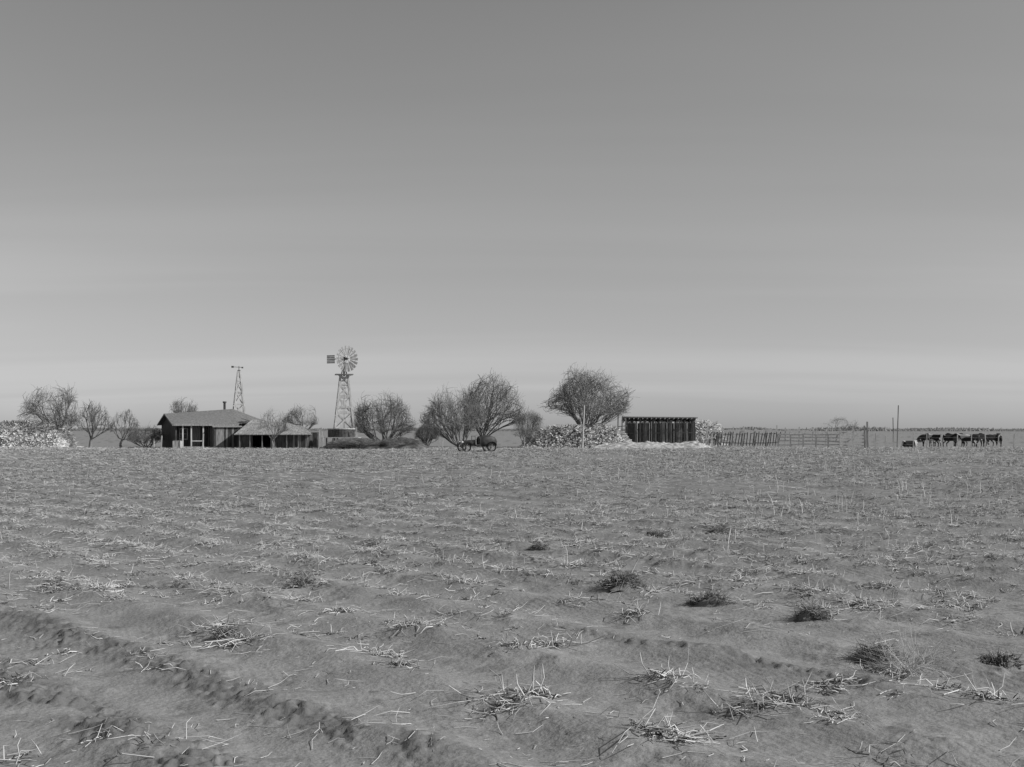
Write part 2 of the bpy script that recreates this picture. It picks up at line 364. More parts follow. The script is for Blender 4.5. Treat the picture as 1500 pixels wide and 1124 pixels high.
tree('bare_tree',1232,52,611,640,1225,190,1.0,6,(4,4,3),14,1.0,trunk_r=.12)
r=np.random.default_rng(4); N=26000
az=r.uniform(-.62,.62,N); dd=r.choice([900,1150,1500],N); dens=fbm(az*25+9,dd*.01,4); keep=dens>.4; az=az[keep];dd=dd[keep];dens=dens[keep]
P0=np.stack([az*dd,dd+r.normal(0,20,len(az)),np.zeros(len(az))],1); hh=(dens-.33)*9*r.uniform(.4,1,len(az))
P1=P0.copy(); P1[:,2]=hh; P1[:,0]+=r.normal(0,1.5,len(az))
V,Q=prisms(P0,P1,.6,.3); mesh_np('distant_treeline',V,Q,M_bark)
# ------------------------------------------------------------------ farmhouse
H=empty('farm_house',(X(257,116),116,0),math.radians(28))
w=Part()
w.box(0,.12,0,7,0,2.45)
w.box(.12,6.0,1.7,1.85,0,2.7)
w.box(9.0,9.12,1.7,7,0,2.9); w.box(.12,9,6.88,7,0,2.5); w.box(6,9,1.7,1.85,0,2.6)
w.add([(0,0,2.45),(0,7,2.45),(0,3.6,3.42),(.12,0,2.45),(.12,7,2.45),(.12,3.6,3.42)],[(0,2,1),(3,4,5),(0,3,5,2),(2,5,4,1)])
w.obj('walls',M_wood_d,H)
p=Part()
a=(-.35,-.35,2.42);b_=(6.3,-.35,2.5);c=(6.9,4.3,4.1);d_=(-.35,3.6,3.55);e_=(-.35,7.3,2.4);f_=(9.4,7.3,2.7);g_=(9.4,1.2,2.85)
for q in ([a,b_,c,d_],[b_,g_,c],[g_,f_,c],[c,f_,e_,d_]): p.slab(q,.07)
p.obj('roof',M_roof_d,H)
p=Part(); p.box(-.4,6.3,-.42,-.36,2.28,2.47); p.beam((-.39,-.35,2.38),(-.39,3.6,3.5),.14,.04); p.beam((-.39,7.3,2.36),(-.39,3.6,3.5),.14,.04); p.obj('fascia',M_wood_m,H)
p=Part()
for xx in (.7,1.55,2.75): p.beam((xx,-.1,0),(xx,-.1,2.36),.13)
p.box(1.6,2.7,-.14,-.08,.7,.78)
p.obj('porch_posts',M_wood_l,H)
p=Part(); p.box(.13,6,-.2,1.69,0,.18); p.obj('porch_floor',M_wood_m,H)
p=Part(); p.box(2.0,2.85,1.66,1.69,.2,2.15); p.obj('door',M_wood_m,H)
p=Part(); p.box(.8,1.5,1.66,1.69,.95,1.95); p.obj('window',M_metal_d,H)
p=Part(); p.box(.72,.8,1.64,1.69,.87,2.03); p.box(1.5,1.58,1.64,1.69,.87,2.03);p.box(.8,1.5,1.64,1.69,1.95,2.03);p.box(.8,1.5,1.64,1.69,.87,.95);p.box(.8,1.5,1.645,1.655,1.43,1.48);p.obj('window_frame',M_wood_l,H)
p=Part(); p.cyl((6.1,4.6,3.6),(6.1,4.6,4.75),.13,.13); p.cyl((6.1,4.6,4.75),(6.1,4.6,4.9),.2,.2); p.obj('stovepipe',M_metal_d,H)
p=Part(); rr=random.Random(3); x0=3.7
while x0<6.2:
    ww=rr.uniform(.17,.24); p.box(x0,x0+ww-.012,-.9+rr.uniform(-.01,.01),-.865,0.02,2.12+rr.uniform(-.03,.02),rr.choice([0,0,1])); x0+=ww
y0=-.86
while y0<1.6:
    p.box(3.66,3.69,y0,y0+.2,0.02,2.15,rr.choice([0,1])); p.box(6.44,6.48,y0,y0+.2,0.02,2.15,0); y0+=.212
p.obj('plank_room',[M_wood_m,M_wood_d],H)
p=Part(); p.slab([(3.5,-1.1,2.18),(6.6,-1.1,2.18),(6.6,-.45,2.3),(3.5,-.45,2.3)],.05); p.obj('plank_room_roof',M_wood_m,H)
def box_obj(name,x,y,sx,sy,sz,m):
    e=empty(name,(x,y,0)); p=Part()
    n=4
    for i in range(n):
        z0=i*sz/n+.01; p.box(-sx/2,sx/2,-sy/2,-sy/2+.02,z0,z0+sz/n-.02); p.box(-sx/2,sx/2,sy/2-.02,sy/2,z0,z0+sz/n-.02)
        p.box(-sx/2,-sx/2+.02,-sy/2+.02,sy/2-.02,z0,z0+sz/n-.02); p.box(sx/2-.02,sx/2,-sy/2+.02,sy/2-.02,z0,z0+sz/n-.02)
    for sx_ in(-1,1):
        for sy_ in (-1,1): p.box(sx_*(sx/2+.01)-.03,sx_*(sx/2+.01)+.03,sy_*(sy/2+.01)-.03,sy_*(sy/2+.01)+.03,0,sz+.02)
    p.box(-sx/2,sx/2,-sy/2,sy/2,sz+.02,sz+.05)
    p.obj('slats',m,e)
box_obj('wooden_crate',X(263,115),114.3,.7,.6,.75,M_wood_l)
# ------------------------------------------------------------------ outbuilding
O=empty('farm_outbuilding',(0,0,0))
x0,x1=X(350,115),X(452,115)
p=Part(); xx=x0; rr=random.Random(8)
while xx<x1:
    ww=rr.uniform(.16,.26)
    if not (x0+1.2<xx<x0+3.0): p.box(xx,xx+ww-.015,115.0,115.04,0,1.5,rr.choice([0,0,1,0]))
    xx+=ww
p.box(x0,x0+.05,115.05,121.5,0,1.55,1); p.box(x1-.05,x1,115.05,121.5,0,1.55,0); p.box(x0+.05,x1-.05,121.4,121.5,0,1.6,0)
p.obj('walls',[M_wood_d,M_wood_m],O)
p=Part()
A=(X(344,115),114.6,1.42);B=(X(457,115),114.6,1.42);C=(X(441,118.5),118.3,2.42);D=(X(370,118.5),118.3,2.95);E_=(X(346,122),122,1.5);F_=(X(457,122),122,1.5)
for q in([A,B,C,D],[B,F_,C],[D,C,F_,E_],[A,D,E_]): p.slab(q,.06)
p.obj('roof',M_roof_l,O)
p=Part()
for b in (351,366,384,402,420,437,451): p.beam((X(b,114.8),114.8,0),(X(b,114.8),114.8,1.35),.09)
p.obj('eave_posts',M_wood_m,O)
# ------------------------------------------------------------------ towers
def lattice(p,zs,hw,leg,br,mi=0):
    f=lambda z:np.interp(z,[zs[0],zs[-1]],[hw[0],hw[1]])
    cs=[(-1,-1),(1,-1),(1,1),(-1,1)]
    for cx,cy in cs: p.beam((cx*hw[0],cy*hw[0],zs[0]),(cx*hw[1],cy*hw[1],zs[-1]),leg,leg,mi)
    for i,z in enumerate(zs[:-1]):
        z2=zs[i+1]; a=f(z); b=f(z2)
        for j in range(4):
            c0=cs[j];c1=cs[(j+1)%4]; o=1+.03/max(a,.1)
            if i>0: p.beam((c0[0]*a*o,c0[1]*a*o,z),(c1[0]*a*o,c1[1]*a*o,z),br*1.2,br*.4,mi)
            p.beam((c0[0]*a*o,c0[1]*a*o,z),(c1[0]*b*o,c1[1]*b*o,z2),br,br*.35,mi)
            p.beam((c1[0]*a*o,c1[1]*a*o,z),(c0[0]*b*o,c0[1]*b*o,z2),br,br*.35,mi)
W=empty('windmill',(X(504,118),118,0),math.radians(12))
p=Part(); lattice(p,[0,1.9,3.6,5.2,6.5,7.5],(1.15,.36),.19,.15); p.obj('tower',M_wood_l,W)
p=Part()
for s in(-1,1):
    for z in(3.6,4.1): p.box(-.75,.75,s*.78-.02,s*.78+.02,z,z+.2)
p.beam((.0,-.0,0),(0,0,7.5),.07); p.box(-.5,.5,-.66,-.62,5.1,5.45); p.box(-.35,.1,-.76,-.72,3.9,4.9); p.obj('planks',M_wood_l,W)
p=Part(); p.box(-.9,.9,-.9,.9,7.5,7.58)
for xx in(-.8,.8): p.beam((xx,-.8,7.58),(xx*.2,0,7.1),.05)
p.obj('platform',M_wood_m,W)
p=Part(); p.cyl((0,0,7.4),(0,0,9.3),.1,.08,8); p.cyl((-.0,.0,9.0),(0,0,9.35),.16,.14,10)
ax=np.array([math.sin(math.radians(30)),-math.cos(math.radians(30)),0]); ctr=np.array([0,0,9.14])
p.cyl(ctr-ax*.3,ctr+ax*.5,.12,.1,10)
for s in(-1,1): p.beam((s*.28,-.28,7.5),(0,0,8.7),.08); p.beam((s*.28,.28,7.5),(0,0,8.7),.08)
p.obj('gearbox',M_metal_d,W)
hub=ctr+ax*.55; side=np.array([-ax[1],ax[0],0]); up=np.array([0,0,1.])
p=Part(); nb=18
for i in range(nb):
    a=i/nb*2*math.pi; rd=side*math.cos(a)+up*math.sin(a); tg=-side*math.sin(a)+up*math.cos(a)
    r0,r1=.42,1.33; w0,w1=.05,.14; pt=ax*.6
    vs=[]
    for rr_,ww in((r0,w0),(.9,(w0+w1)*.52),(r1,w1)):
        vs+=[hub+rd*rr_-tg*ww-pt*ww*.5, hub+rd*rr_+ax*.015, hub+rd*rr_+tg*ww+pt*ww*.5]
    p.add(vs,[(0,1,4,3),(1,2,5,4),(3,4,7,6),(4,5,8,7)])
p.obj('wheel_blades',M_wood_m,W)
p=Part()
for i in range(6):
    a=i/6*2*math.pi+.2; rd=side*math.cos(a)+up*math.sin(a); p.beam(hub-ax*.05,hub+rd*1.25-ax*.04,.035,.035)
for rr_ in(.45,1.02):
    for i in range(24):
        a0=i/24*2*math.pi;a1=(i+1)/24*2*math.pi
        p.beam(hub-ax*.03+(side*math.cos(a0)+up*math.sin(a0))*rr_,hub-ax*.03+(side*math.cos(a1)+up*math.sin(a1))*rr_,.03,.03)
p.cyl(hub-ax*.1,hub+ax*.12,.13,.09,12); p.obj('wheel_frame',M_metal_d,W)
tl=-ax*.9+side*-.42; tl/=np.linalg.norm(tl)
p=Part(); p.beam(ctr,ctr+tl*1.6,.05,.05); p.beam(ctr+up*.25,ctr+tl*1.3,.03,.03); p.obj('tail_boom',M_metal_d,W)
p=Part(); q=ctr+tl*1.1; q2=ctr+tl*2.05
n_=np.cross(tl,up)*.012
for k in range(5):
    z0=-.42+k*.175
    p.add([q+up*z0-n_,q2*1+up*z0-n_,q2+up*(z0+.145)-n_,q+up*(z0+.145)-n_,q+up*z0+n_,q2+up*z0+n_,q2+up*(z0+.145)+n_,q+up*(z0+.145)+n_],[(0,1,2,3),(7,6,5,4),(0,4,5,1),(1,5,6,2),(2,6,7,3),(3,7,4,0)])
p.obj('tail_vane',M_metal,W)
T=empty('wooden_tower',(X(350,124),124,0),math.radians(20))
p=Part(); lattice(p,[0,2.0,3.4,4.6,5.9,7.1,8.2],(.95,.1),.15,.1); p.box(-.3,.3,-.36,-.32,5.7,6.0); p.obj('lattice',M_wood_l,T)
p=Part(); p.cyl((0,0,8.0),(0,0,8.75),.04,.03,8); p.beam((-.75,0,8.64),(.45,0,8.6),.05,.04); p.box(-.8,-.55,-.015,.015,8.54,8.74); p.box(.28,.45,-.05,.05,8.5,8.66); p.box(-.15,.15,-.1,.1,8.2,8.3);p.obj('vane_mast',M_metal_d,T)
K=empty('water_tank',(X(500,116),116.0,0))
p=Part(); p.cyl((0,0,1.15),(0,0,1.92),1.35,1.35,28); p.obj('tank',M_metal_d,K)
p=Part(); p.cyl((0,0,1.93),(0,0,2.02),1.4,1.4,28); p.box(-1.9,1.9,-1.5,1.5,1.05,1.14)
for a in(-1.7,-.6,.6,1.7):
    for b in(-1.3,1.3): p.box(a-.07,a+.07,b-.07,b+.07,0,1.05)
p.box(-1.9,-1.75,-1.2,-1.1,1.14,2.1); p.box(1.6,1.72,-1.2,-1.1,1.14,2.15); p.obj('stand',M_wood_l,K)
# ------------------------------------------------------------------ mounds
def mound(name,x0,x1,y0,y1,prof,m,rough=.12,seed=1):
    nx=int((x1-x0)/.12);ny=int((y1-y0)/.12)
    xs=np.linspace(x0,x1,nx);ys=np.linspace(y0,y1,ny);XX,YY=np.meshgrid(xs,ys)
    v=np.clip(1-(2*(YY-y0)/(y1-y0)-1)**2,0,1)**.6
    H=np.interp(XX,[q[0] for q in prof],[q[1] for q in prof])*v+rough*(fbm(XX*1.8+seed*9,YY*1.8,4)-.4)*2*v-.06
    idx=np.arange(nx*ny).reshape(ny,nx); Q=np.stack([idx[:-1,:-1],idx[:-1,1:],idx[1:,1:],idx[1:,:-1]],-1).reshape(-1,4)
    return mesh_np(name,np.stack([XX,YY,H],-1).reshape(-1,3),Q,m,smooth=True)
XX_=lambda b:X(b,114)
mound('earth_mound',XX_(470),XX_(628),111.5,117.5,[(XX_(470),0),(XX_(485),.6),(XX_(520),.85),(XX_(560),.65),(XX_(590),1.0),(XX_(612),.6),(XX_(628),0)],M_mound,.35)
def litter(name,x0,x1,y0,y1,zf,N,ln,rad,m,seed,parent=None,el=(-.1,.5)):
    r=np.random.default_rng(seed); x=r.uniform(x0,x1,N); y=r.uniform(y0,y1,N); z=zf(x,y)
    az=r.uniform(0,6.28,N); e=r.uniform(el[0],el[1],N); L=r.uniform(*ln,N)
    P0=np.stack([x,y,z],1); P1=P0+np.stack([np.cos(az)*np.cos(e),np.sin(az)*np.cos(e),np.sin(e)],1)*L[:,None]
    V,Q=prisms(P0,P1,rad,rad*.7); return mesh_np(name,V,Q,m,parent=parent)
tree('brush_pile',520,80,643,657,520,112,.1,24,(5,4,3),31,1.4,m=M_bark,trunk_r=.06,stems=3)
tree('brush_pile',585,60,641,657,585,113,.1,20,(5,4,3),32,1.4,m=M_bark_d,trunk_r=.06,stems=3)
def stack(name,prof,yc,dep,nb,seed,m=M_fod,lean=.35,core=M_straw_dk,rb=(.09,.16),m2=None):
    r=np.random.default_rng(seed); e=empty(name)
    xs=[q[0] for q in prof]; zs=[q[1] for q in prof]
    hf=lambda x,y:np.interp(x,xs,zs)*np.clip(1-np.abs((y-yc)/(dep/2))**2.6,0,1)
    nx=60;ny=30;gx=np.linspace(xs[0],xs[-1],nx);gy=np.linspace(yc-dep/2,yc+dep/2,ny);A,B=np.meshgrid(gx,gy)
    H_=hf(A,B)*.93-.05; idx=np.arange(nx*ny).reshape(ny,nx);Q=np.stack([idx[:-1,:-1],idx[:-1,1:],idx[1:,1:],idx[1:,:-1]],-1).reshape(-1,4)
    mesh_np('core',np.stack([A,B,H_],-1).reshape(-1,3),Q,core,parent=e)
    x=r.uniform(xs[0],xs[-1],nb); y=yc-dep/2+dep*r.beta(1.1,2.2,nb); z=np.interp(x,xs,zs)*r.uniform(.0,1.0,nb)
    yy=yc-dep/2*np.clip(1-(z/np.maximum(np.interp(x,xs,zs),.05)),0.02,1)**(1/2.6)
    front=r.random(nb)<.7; y=np.where(front,yy,y); z=np.where(front,z,hf(x,y))
    az=np.where(front,-np.pi/2+r.normal(0,.5,nb),r.uniform(0,6.28,nb)); el=r.normal(-.1,lean*.5,nb); L=r.uniform(.5,1.1,nb); R=r.uniform(*rb,nb)
    d=np.stack([np.cos(az)*np.cos(el),np.sin(az)*np.cos(el),np.sin(el)],1); c=np.stack([x,y,np.maximum(z,.1)],1)
    P1=c+d*(L*.3)[:,None]; P0=c-d*(L*.7)[:,None]; P0[:,2]=np.maximum(P0[:,2],.05)
    h=int(nb*.6)
    for nm,sl,mm in(('bundles',slice(0,h),m),('bundles_second',slice(h,None),m2 or m)):  # rest of the randomly placed bundles take the second fodder tone, if given
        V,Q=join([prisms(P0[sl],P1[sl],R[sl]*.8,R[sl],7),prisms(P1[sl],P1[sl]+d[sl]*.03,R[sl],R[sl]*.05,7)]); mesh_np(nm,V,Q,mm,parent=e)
    litter('loose_stalks',xs[0],xs[-1],yc-dep/2-.4,yc+dep*.3,lambda x,y:hf(x,y)+.02,nb*7,(.2,.6),.015,m,seed+1,e,(-.3,.5))
    return e
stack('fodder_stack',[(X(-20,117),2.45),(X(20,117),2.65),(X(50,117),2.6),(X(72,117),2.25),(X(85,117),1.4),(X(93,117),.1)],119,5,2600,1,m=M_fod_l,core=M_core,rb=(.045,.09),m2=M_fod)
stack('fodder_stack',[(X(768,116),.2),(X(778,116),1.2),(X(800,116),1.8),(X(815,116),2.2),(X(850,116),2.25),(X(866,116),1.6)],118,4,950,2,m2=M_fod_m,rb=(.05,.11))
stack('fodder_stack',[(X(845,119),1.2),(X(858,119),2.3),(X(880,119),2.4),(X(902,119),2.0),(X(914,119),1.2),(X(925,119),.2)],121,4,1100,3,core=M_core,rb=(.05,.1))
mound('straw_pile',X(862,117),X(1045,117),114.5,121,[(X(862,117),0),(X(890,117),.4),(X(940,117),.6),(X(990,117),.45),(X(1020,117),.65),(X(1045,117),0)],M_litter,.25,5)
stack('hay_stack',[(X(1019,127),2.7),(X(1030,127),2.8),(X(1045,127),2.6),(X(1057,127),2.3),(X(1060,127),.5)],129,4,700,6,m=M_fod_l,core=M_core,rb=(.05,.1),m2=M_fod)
# ------------------------------------------------------------------ open shed
S=empty('plank_shed',(X(918,124),124,0),math.radians(-3))
sw=(1017-918)*124/F
p=Part(); rr=random.Random(12); xx=0.0
while xx<sw-.1:
    ww=rr.uniform(.14,.24)
    if rr.random()<.9: p.box(xx,xx+ww-rr.uniform(.015,.06),rr.uniform(-.01,.01),.035,.05,2.95+rr.uniform(-.25,0),rr.choice([0,0,2,2,1]))
    xx+=ww
p.obj('front_planks',[M_wood_d,M_wood_m,M_wood_s],S)
p=Part(); xx=0
while xx<sw-.1:
    ww=rr.uniform(.2,.3); p.box(xx,xx+ww-.05,3.6,3.63,.05,2.6); xx+=ww
for yy in np.arange(.1,3.5,.26): p.box(0,.03,yy,yy+.24,.05,2.7); p.box(sw-.03,sw,yy,yy+.24,.05,2.7)
p.obj('rear_walls',M_wood_s,S)
p=Part()
for a in np.linspace(0,sw,6): p.beam((a,-.12,0),(a,-.12,3.05),.1)
p.beam((0,-.13,1.5),(sw,-.13,1.55),.07,.05); p.obj('posts',M_wood_s,S)
p=Part(); p.slab([(-.4,-.6,3.3),(sw+.25,-.6,3.22),(sw+.2,4,2.85),(-.4,4,2.9)],.1); p.obj('roof',M_wood_m,S)
p=Part()
for a in np.linspace(-.2,sw+.1,17): p.beam((a,-.72,3.1),(a,3.9,2.68),.09,.09)
p.obj('rafters',M_wood_l,S)
p=Part()
for b in (905,911,916):
    p.beam((X(b,123)-X(918,124),-1,0),(X(b,123)-X(918,124)+.1,-1,Z(606+(b-905)*.6,123)),.12)
p.beam((X(905,123)-X(918,124),-1,2.2),(0,-1,2.3),.1); p.obj('lean_posts',M_wood_m,S)
# ------------------------------------------------------------------ corral fences
def fence(name,b0,b1,d0,d1,posts,rails,h0,h1,pick=None,m=M_wood_m,m2=M_wood_l,seed=1,thick=.11):
    r=random.Random(seed); e=empty(name); p=Part(); x0=X(b0,d0);x1=X(b1,d1)
    for i in range(posts):
        t=i/(posts-1); xx=x0+(x1-x0)*t; yy=d0+(d1-d0)*t; hh=h0+(h1-h0)*t+r.uniform(0,.35)
        p.beam((xx,yy,0),(xx+r.uniform(-.08,.08),yy,hh),thick,thick)
    p.obj('posts',m2,e)
    p=Part()
    for z in rails:
        n=posts-1
        for i in range(n):
            t=i/n;u=(i+1)/n
            p.beam((x0+(x1-x0)*t,d0+(d1-d0)*t-.08,z+r.uniform(-.07,.07)),(x0+(x1-x0)*u,d0+(d1-d0)*u-.08,z+r.uniform(-.07,.07)),.13,.04)
    p.obj('rails',m2,e)
    if pick:
        p=Part(); xx=x0
        while xx<x1:
            t=(xx-x0)/(x1-x0); p.beam((xx,d0+(d1-d0)*t-.14,.2),(xx+pick*r.uniform(.5,1.2),d0+(d1-d0)*t-.14,h0-.1+r.uniform(-.1,.1)),.09,.03); xx+=r.uniform(.24,.34)
        p.obj('pickets',m,e)
    return e
fence('corral_fence',1034,1140,121,121,7,(.5,1.45,1.75),1.7,1.6,.25,M_wood_d,seed=2)
fence('corral_fence',1058,1138,127,127,6,(.7,1.2,1.8),2.1,2.0,None,seed=3)
fence('corral_fence',1140,1232,119,118,6,(.35,.7,1.05,1.4),1.6,1.5,None,seed=4)
fence('corral_fence',1150,1270,128,128,7,(.9,1.4,1.7),1.9,1.9,None,M_wood_d,seed=5)
g=empty('corral_gate',(0,0,0)); p=Part(); xa,xb=X(1230,117),X(1266,117)
for z in(.25,.6,.95,1.3): p.beam((xa,117,z+.05),(xb,117,z),.12,.04)
p.beam((xa,116.95,.2),(xb,116.95,1.75),.12,.04); p.beam((xa,116.9,1.35),(xa,116.9,.1),.1,.05); p.obj('boards',M_wood_l,g)
p=Part(); 
for b,hh in((1267,2.3),(1271,2.7)): p.beam((X(b,117),117,0),(X(b,117)-.05,117,hh),.14)
p.beam((X(1262,117),117.1,1.9),(X(1274,117),117.1,2.0),.1,.06); p.obj('gate_posts',M_wood_m,g)
p=Part(); p.beam((X(1033,118),118,0),(X(1037,118),118,2.2),.12); p.beam((X(1043,118),118,0),(X(1043,118),118,1.5),.12); p.beam((X(1030,118),117.9,.9),(X(1048,118),117.9,1.1),.1,.04); p.obj('fence_post',M_wood_l)
e=empty('wire_fence'); p=Part(); r=random.Random(6)
pb=[1282,1297,1309,1338,1358,1379,1402,1423,1444,1462,1485,1510,1540,1580]
for b in pb:
    xx=X(b,114); p.beam((xx,114,0),(xx+r.uniform(-.1,.1),114,r.uniform(1.2,1.6)),.08)
p.obj('posts',M_wood_l,e)
p=Part()
for z in(.4,.75,1.1):
    for a,b in zip(pb[:-1],pb[1:]): p.beam((X(a,114),113.95,z),(X(b,114),113.95,z+r.uniform(-.04,.04)),.012)
p.obj('wires',M_metal,e)
p=Part(); p.beam((X(1314,116),116,0),(X(1316,116),116,Z(594,116)),.08); p.obj('pole',M_wood_m)
p=Part(); p.beam((X(1309,118),118,0),(X(1308,118),118,Z(612,118)),.07); p.obj('pole',M_wood_m)
p=Part(); p.cyl((X(853,113),113,0),(X(856,113),113,Z(594,113)),.09,.06,8); p.obj('pole',M_wood_l)
for b,d,hh in((297,112,1.5),(467,113,1.9),(472,113,1.3),(643,113,1.2),(648,113,.9),(768,113,1.2),(236,114,1.3),(225,116,1.)):
    p=Part(); p.beam((X(b,d),d,0),(X(b,d)+.06,d,hh),.1); p.obj('fence_post',M_wood_l)
# ------------------------------------------------------------------ old car
C_=empty('old_car',(X(700,99),99,0.05),math.radians(22))
def wheel(x,y,R):
    p=Part(); n=22
    for i in range(n):
        a=i/n*6.283;b=(i+1)/n*6.283
        p.beam((x+R*math.cos(a),y,R+R*math.sin(a)),(x+R*math.cos(b),y,R+R*math.sin(b)),.09,.1)
    for i in range(10):
        a=i/10*6.283; p.beam((x,y,R),(x+R*math.cos(a),y,R+R*math.sin(a)),.03,.03,1)
    p.cyl((x,y-.08,R),(x,y+.08,R),.07,.07,10,1); p.obj('wheel',[M_rubber,M_wood_m],C_)
for xx in(-1.25,1.05):
    for yy in(-.62,.62): wheel(xx,yy,.36)
def loft(name,secs,m):
    p=Part(); n=16; vs=[];fs=[]
    for (x,hw,z0,z1) in secs:
        for i in range(n):
            a=i/n*2*math.pi; ca=math.copysign(abs(math.cos(a))**.6,math.cos(a)); sa=math.copysign(abs(math.sin(a))**.6,math.sin(a))
            vs.append((x,hw*ca,(z0+z1)/2+(z1-z0)/2*sa))
    for j in range(len(secs)-1):
        for i in range(n): fs.append((j*n+i,j*n+(i+1)%n,(j+1)*n+(i+1)%n,(j+1)*n+i))
    fs+= [tuple(range(n)),tuple(range(len(secs)*n-1,(len(secs)-1)*n-1,-1))]
    p.add(vs,fs); return p.obj(name,m,C_,True)
loft('rear_body',[(.05,.5,.45,1.2),(.12,.56,.42,1.3),(.6,.62,.4,1.38),(1.1,.62,.42,1.36),(1.45,.56,.48,1.2),(1.6,.4,.6,1.0)],M_carp)
loft('hood',[(-1.45,.25,.5,.85),(-1.4,.3,.45,.92),(-.6,.36,.45,.98),(-.35,.42,.42,1.0)],M_carp)
p=Part(); p.box(-1.5,1.5,-.42,-.34,.42,.5); p.box(-1.5,1.5,.34,.42,.42,.5); p.box(-.35,.1,-.5,.5,.505,.58); p.beam((-.3,-.2,.95),(-.05,-.2,1.1),.03); p.obj('chassis',M_metal_d,C_)
p=Part(); p.cyl((-1.5,0,.68),(-1.46,0,.68),.27,.27,16); 
for s in(-.33,.33): p.cyl((-1.62,s,.78),(-1.45,s,.78),.11,.08,12)
p.obj('radiator_and_lamps',M_metal,C_)
for yy in(-.62,.62):
    for xx in(-1.25,1.05):
        p=Part()
        for i in range(8):
            a=math.radians(15+i*19);b=math.radians(15+(i+1)*19); R=.47
            p.add([(xx+R*math.cos(a),yy-.12,.36+R*math.sin(a)),(xx+R*math.cos(a),yy+.12,.36+R*math.sin(a)),(xx+R*math.cos(b),yy+.12,.36+R*math.sin(b)),(xx+R*math.cos(b),yy-.12,.36+R*math.sin(b))],[(0,1,2,3)])
        p.obj('fender',M_carp,C_,True)
p=Part(); p.cyl((.1,-.25,1.12),(.02,-.25,1.08),.18,.18,14); p.beam((-.4,-.45,.95),(-.42,-.45,1.3),.04); p.beam((-.4,.45,.95),(-.42,.45,1.3),.04); p.beam((-.42,-.45,1.3),(-.42,.45,1.3),.04); p.obj('windscreen_frame',M_metal_d,C_)
# ------------------------------------------------------------------ cattle
def cow(b,d,rz,pose='stand',s=1.0,m=None):
    V=[];R=[];E=[]
    def v(x,y,z,r,par=None):
        V.append((x,y,z));R.append(r)
        if par is not None:E.append((par,len(V)-1))
        return len(V)-1
    pel=v(-.62,0,1.12,.31)
    bel=v(-.15,0,1.02,.37,pel); ch=v(.35,0,1.03,.36,bel); nb=v(.68,0,1.14,.25,ch)
    if pose=='graze': nk=v(.98,0,.95,.15,nb); po=v(1.2,0,.62,.125,nk); mu=v(1.38,0,.24,.08,po)
    else: nk=v(.95,0,1.3,.16,nb); po=v(1.18,0,1.42,.13,nk); mu=v(1.5,0,1.2,.08,po)
    th=v(-.92,0,1.27,.11,pel); t1=v(-1.05,0,.95,.035,th); t2=v(-1.03,0,.5,.045,t1)
    for sy in(-1,1):
        er=v(V[po][0]-.05,sy*.22,V[po][2]+.03,.035,po)
        if pose=='lie':
            a=v(.5,sy*.25,.85,.13,ch);k=v(.75,sy*.32,.72,.06,a);v(.45,sy*.34,.68,.05,k)
            a=v(-.6,sy*.28,.88,.17,pel);k=v(-.2,sy*.38,.76,.09,a);v(-.55,sy*.42,.7,.05,k)
        else:
            st=.08*sy
            a=v(.42,sy*.2,.78,.13,ch);k=v(.43+st,sy*.2,.42,.062,a);f=v(.44+st,sy*.2,.1,.045,k);v(.47+st,sy*.2,.03,.055,f)
            a=v(-.66,sy*.2,.82,.17,pel);k=v(-.52-st,sy*.22,.66,.1,a);h=v(-.8-st,sy*.21,.44,.06,k);f=v(-.76-st,sy*.21,.1,.045,h);v(-.73-st,sy*.21,.03,.055,f)
    if pose!='lie': v(-.38,0,.72,.13,pel)
    me=bpy.data.meshes.new('dairy_cow'); me.from_pydata(V,E,[]); o=bpy.data.objects.new('dairy_cow',me); scene.collection.objects.link(o)
    o.modifiers.new('skin','SKIN')
    if not me.skin_vertices:
        bpy.context.view_layer.objects.active=o
        with bpy.context.temp_override(object=o,active_object=o): bpy.ops.mesh.customdata_skin_add()
    for i,q in enumerate(me.skin_vertices[0].data): q.radius=(R[i],R[i]); q.use_root=(i==0)
    ss=o.modifiers.new('sub','SUBSURF'); ss.levels=2; ss.render_levels=2
    me.materials.append(m)
    o.location=(X(b,d),d,0 if pose!='lie' else -.58*s); o.rotation_euler=(0,0,rz); o.scale=(s,s,s)
    return o
def hide(seed,th):
    m=mat('cow_hide',.02,.5,1.3,p0=th,p1=th+.02,detail=1)
    for n in m.node_tree.nodes:
        if n.type=='MAPPING': n.inputs['Location'].default_value=(seed*3.7,seed*1.9,seed)
    return m
cows=[(1333,120,.3,'lie',.95,.62),(1358,126,3.3,'graze',1,.58),(1369,124,1.9,'stand',1,.54),(1394,122,.2,'stand',1,.62),(1404,130,3.0,'stand',1,.6),(1417,121,2.7,'stand',1.0,.58),
      (1435,123,.5,'graze',1.05,.6),(1449,129,3.4,'stand',1,.62),(1463,122,1.2,'stand',1,.57)]
for i,(b,d,rz,ps,s,th) in enumerate(cows): cow(b,d,rz,ps,s,hide(i+1,th))
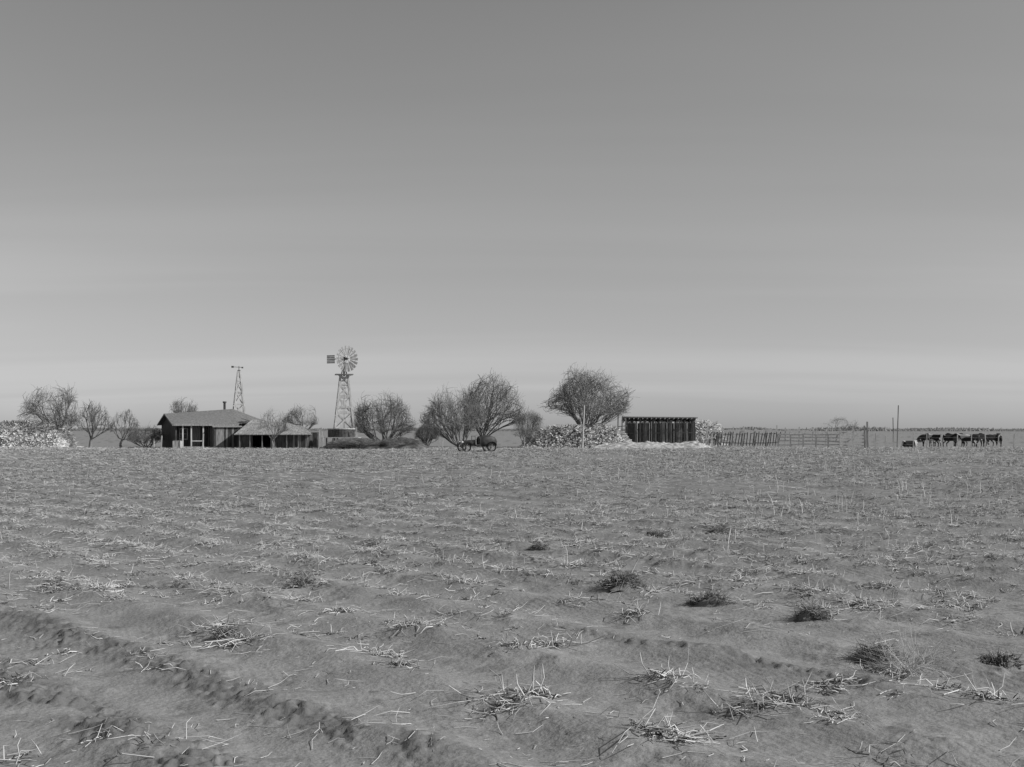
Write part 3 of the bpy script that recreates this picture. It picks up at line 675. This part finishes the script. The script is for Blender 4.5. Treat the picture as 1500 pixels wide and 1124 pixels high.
# ------------------------------------------------------------------ light
az=math.radians(101); el=math.radians(34)
sd=np.array([math.sin(az)*math.cos(el),math.cos(az)*math.cos(el),math.sin(el)])
L_=bpy.data.lights.new('sun','SUN'); L_.energy=4.1; L_.angle=math.radians(.5); L_.color=(1,.995,.985)
lo=bpy.data.objects.new('sun',L_); scene.collection.objects.link(lo)
from mathutils import Vector
lo.rotation_euler=Vector(sd).to_track_quat('Z','Y').to_euler(); lo.location=(30,0,40)
wd=bpy.data.worlds.new('World'); scene.world=wd; wd.use_nodes=True; nt=wd.node_tree;N=nt.nodes;L=nt.links
bg=N['Background']; bg.inputs['Strength'].default_value=.103
sky=N.new('ShaderNodeTexSky'); sky.sky_type='NISHITA'; sky.sun_disc=False; sky.sun_elevation=el; sky.sun_rotation=az; sky.dust_density=.65; sky.air_density=1.0
tc=N.new('ShaderNodeTexCoord'); sp=N.new('ShaderNodeSeparateXYZ'); L.new(tc.outputs['Generated'],sp.inputs[0])
def mth(op,a,b=None):
    n=N.new('ShaderNodeMath'); n.operation=op
    for i,q in enumerate((a,b)):
        if q is None: continue
        if isinstance(q,(int,float)): n.inputs[i].default_value=q
        else: L.new(q,n.inputs[i])
    return n.outputs[0]
sc=N.new('ShaderNodeSeparateColor'); L.new(sky.outputs[0],sc.inputs[0])
# panchromatic film response
pan=mth('ADD',mth('ADD',mth('MULTIPLY',sc.outputs[0],.40),mth('MULTIPLY',sc.outputs[1],.46)),mth('MULTIPLY',sc.outputs[2],.14))
# thin cirrus streaks on a high flat layer
zz=mth('MAXIMUM',sp.outputs['Z'],.02); zz=mth('ADD',zz,.09)
cx=mth('DIVIDE',sp.outputs['X'],zz); cy=mth('DIVIDE',sp.outputs['Y'],zz)
cb=N.new('ShaderNodeCombineXYZ'); L.new(cx,cb.inputs[0]); L.new(cy,cb.inputs[1])
mp=N.new('ShaderNodeMapping'); mp.inputs['Rotation'].default_value=(0,0,-.3); mp.inputs['Scale'].default_value=(.2,.85,1); mp.inputs['Location'].default_value=(7.3,2.2,0); L.new(cb.outputs[0],mp.inputs[0])
ns=N.new('ShaderNodeTexNoise'); ns.inputs['Scale'].default_value=1.0; ns.inputs['Detail'].default_value=4; ns.inputs['Roughness'].default_value=.45; ns.inputs['Distortion'].default_value=.4; L.new(mp.outputs[0],ns.inputs[0])
rp=N.new('ShaderNodeValToRGB'); rp.color_ramp.interpolation='EASE'; rp.color_ramp.elements[0].position=.36; rp.color_ramp.elements[1].position=.68; L.new(ns.outputs['Fac'],rp.inputs[0])
cl=mth('MULTIPLY',rp.outputs[0],.12); cl=mth('ADD',cl,.95)
tot=mth('MULTIPLY',pan,cl)
# film shoulder: highlights near the horizon compress gently
tot=mth('MULTIPLY',mth('POWER',tot,.85),1.19)
L.new(tot,bg.inputs['Color'])
# ------------------------------------------------------------------ camera
cd=bpy.data.cameras.new('camera'); cam=bpy.data.objects.new('camera',cd); scene.collection.objects.link(cam); scene.camera=cam
cam.location=(0,0,CH); cam.rotation_euler=(math.radians(90),0,0)
cd.sensor_width=36; cd.lens=F/1500*36; cd.shift_y=66/1500; cd.clip_end=20000; cd.clip_start=.1
scene.view_settings.view_transform='Standard'; scene.view_settings.look='None'; scene.view_settings.exposure=0
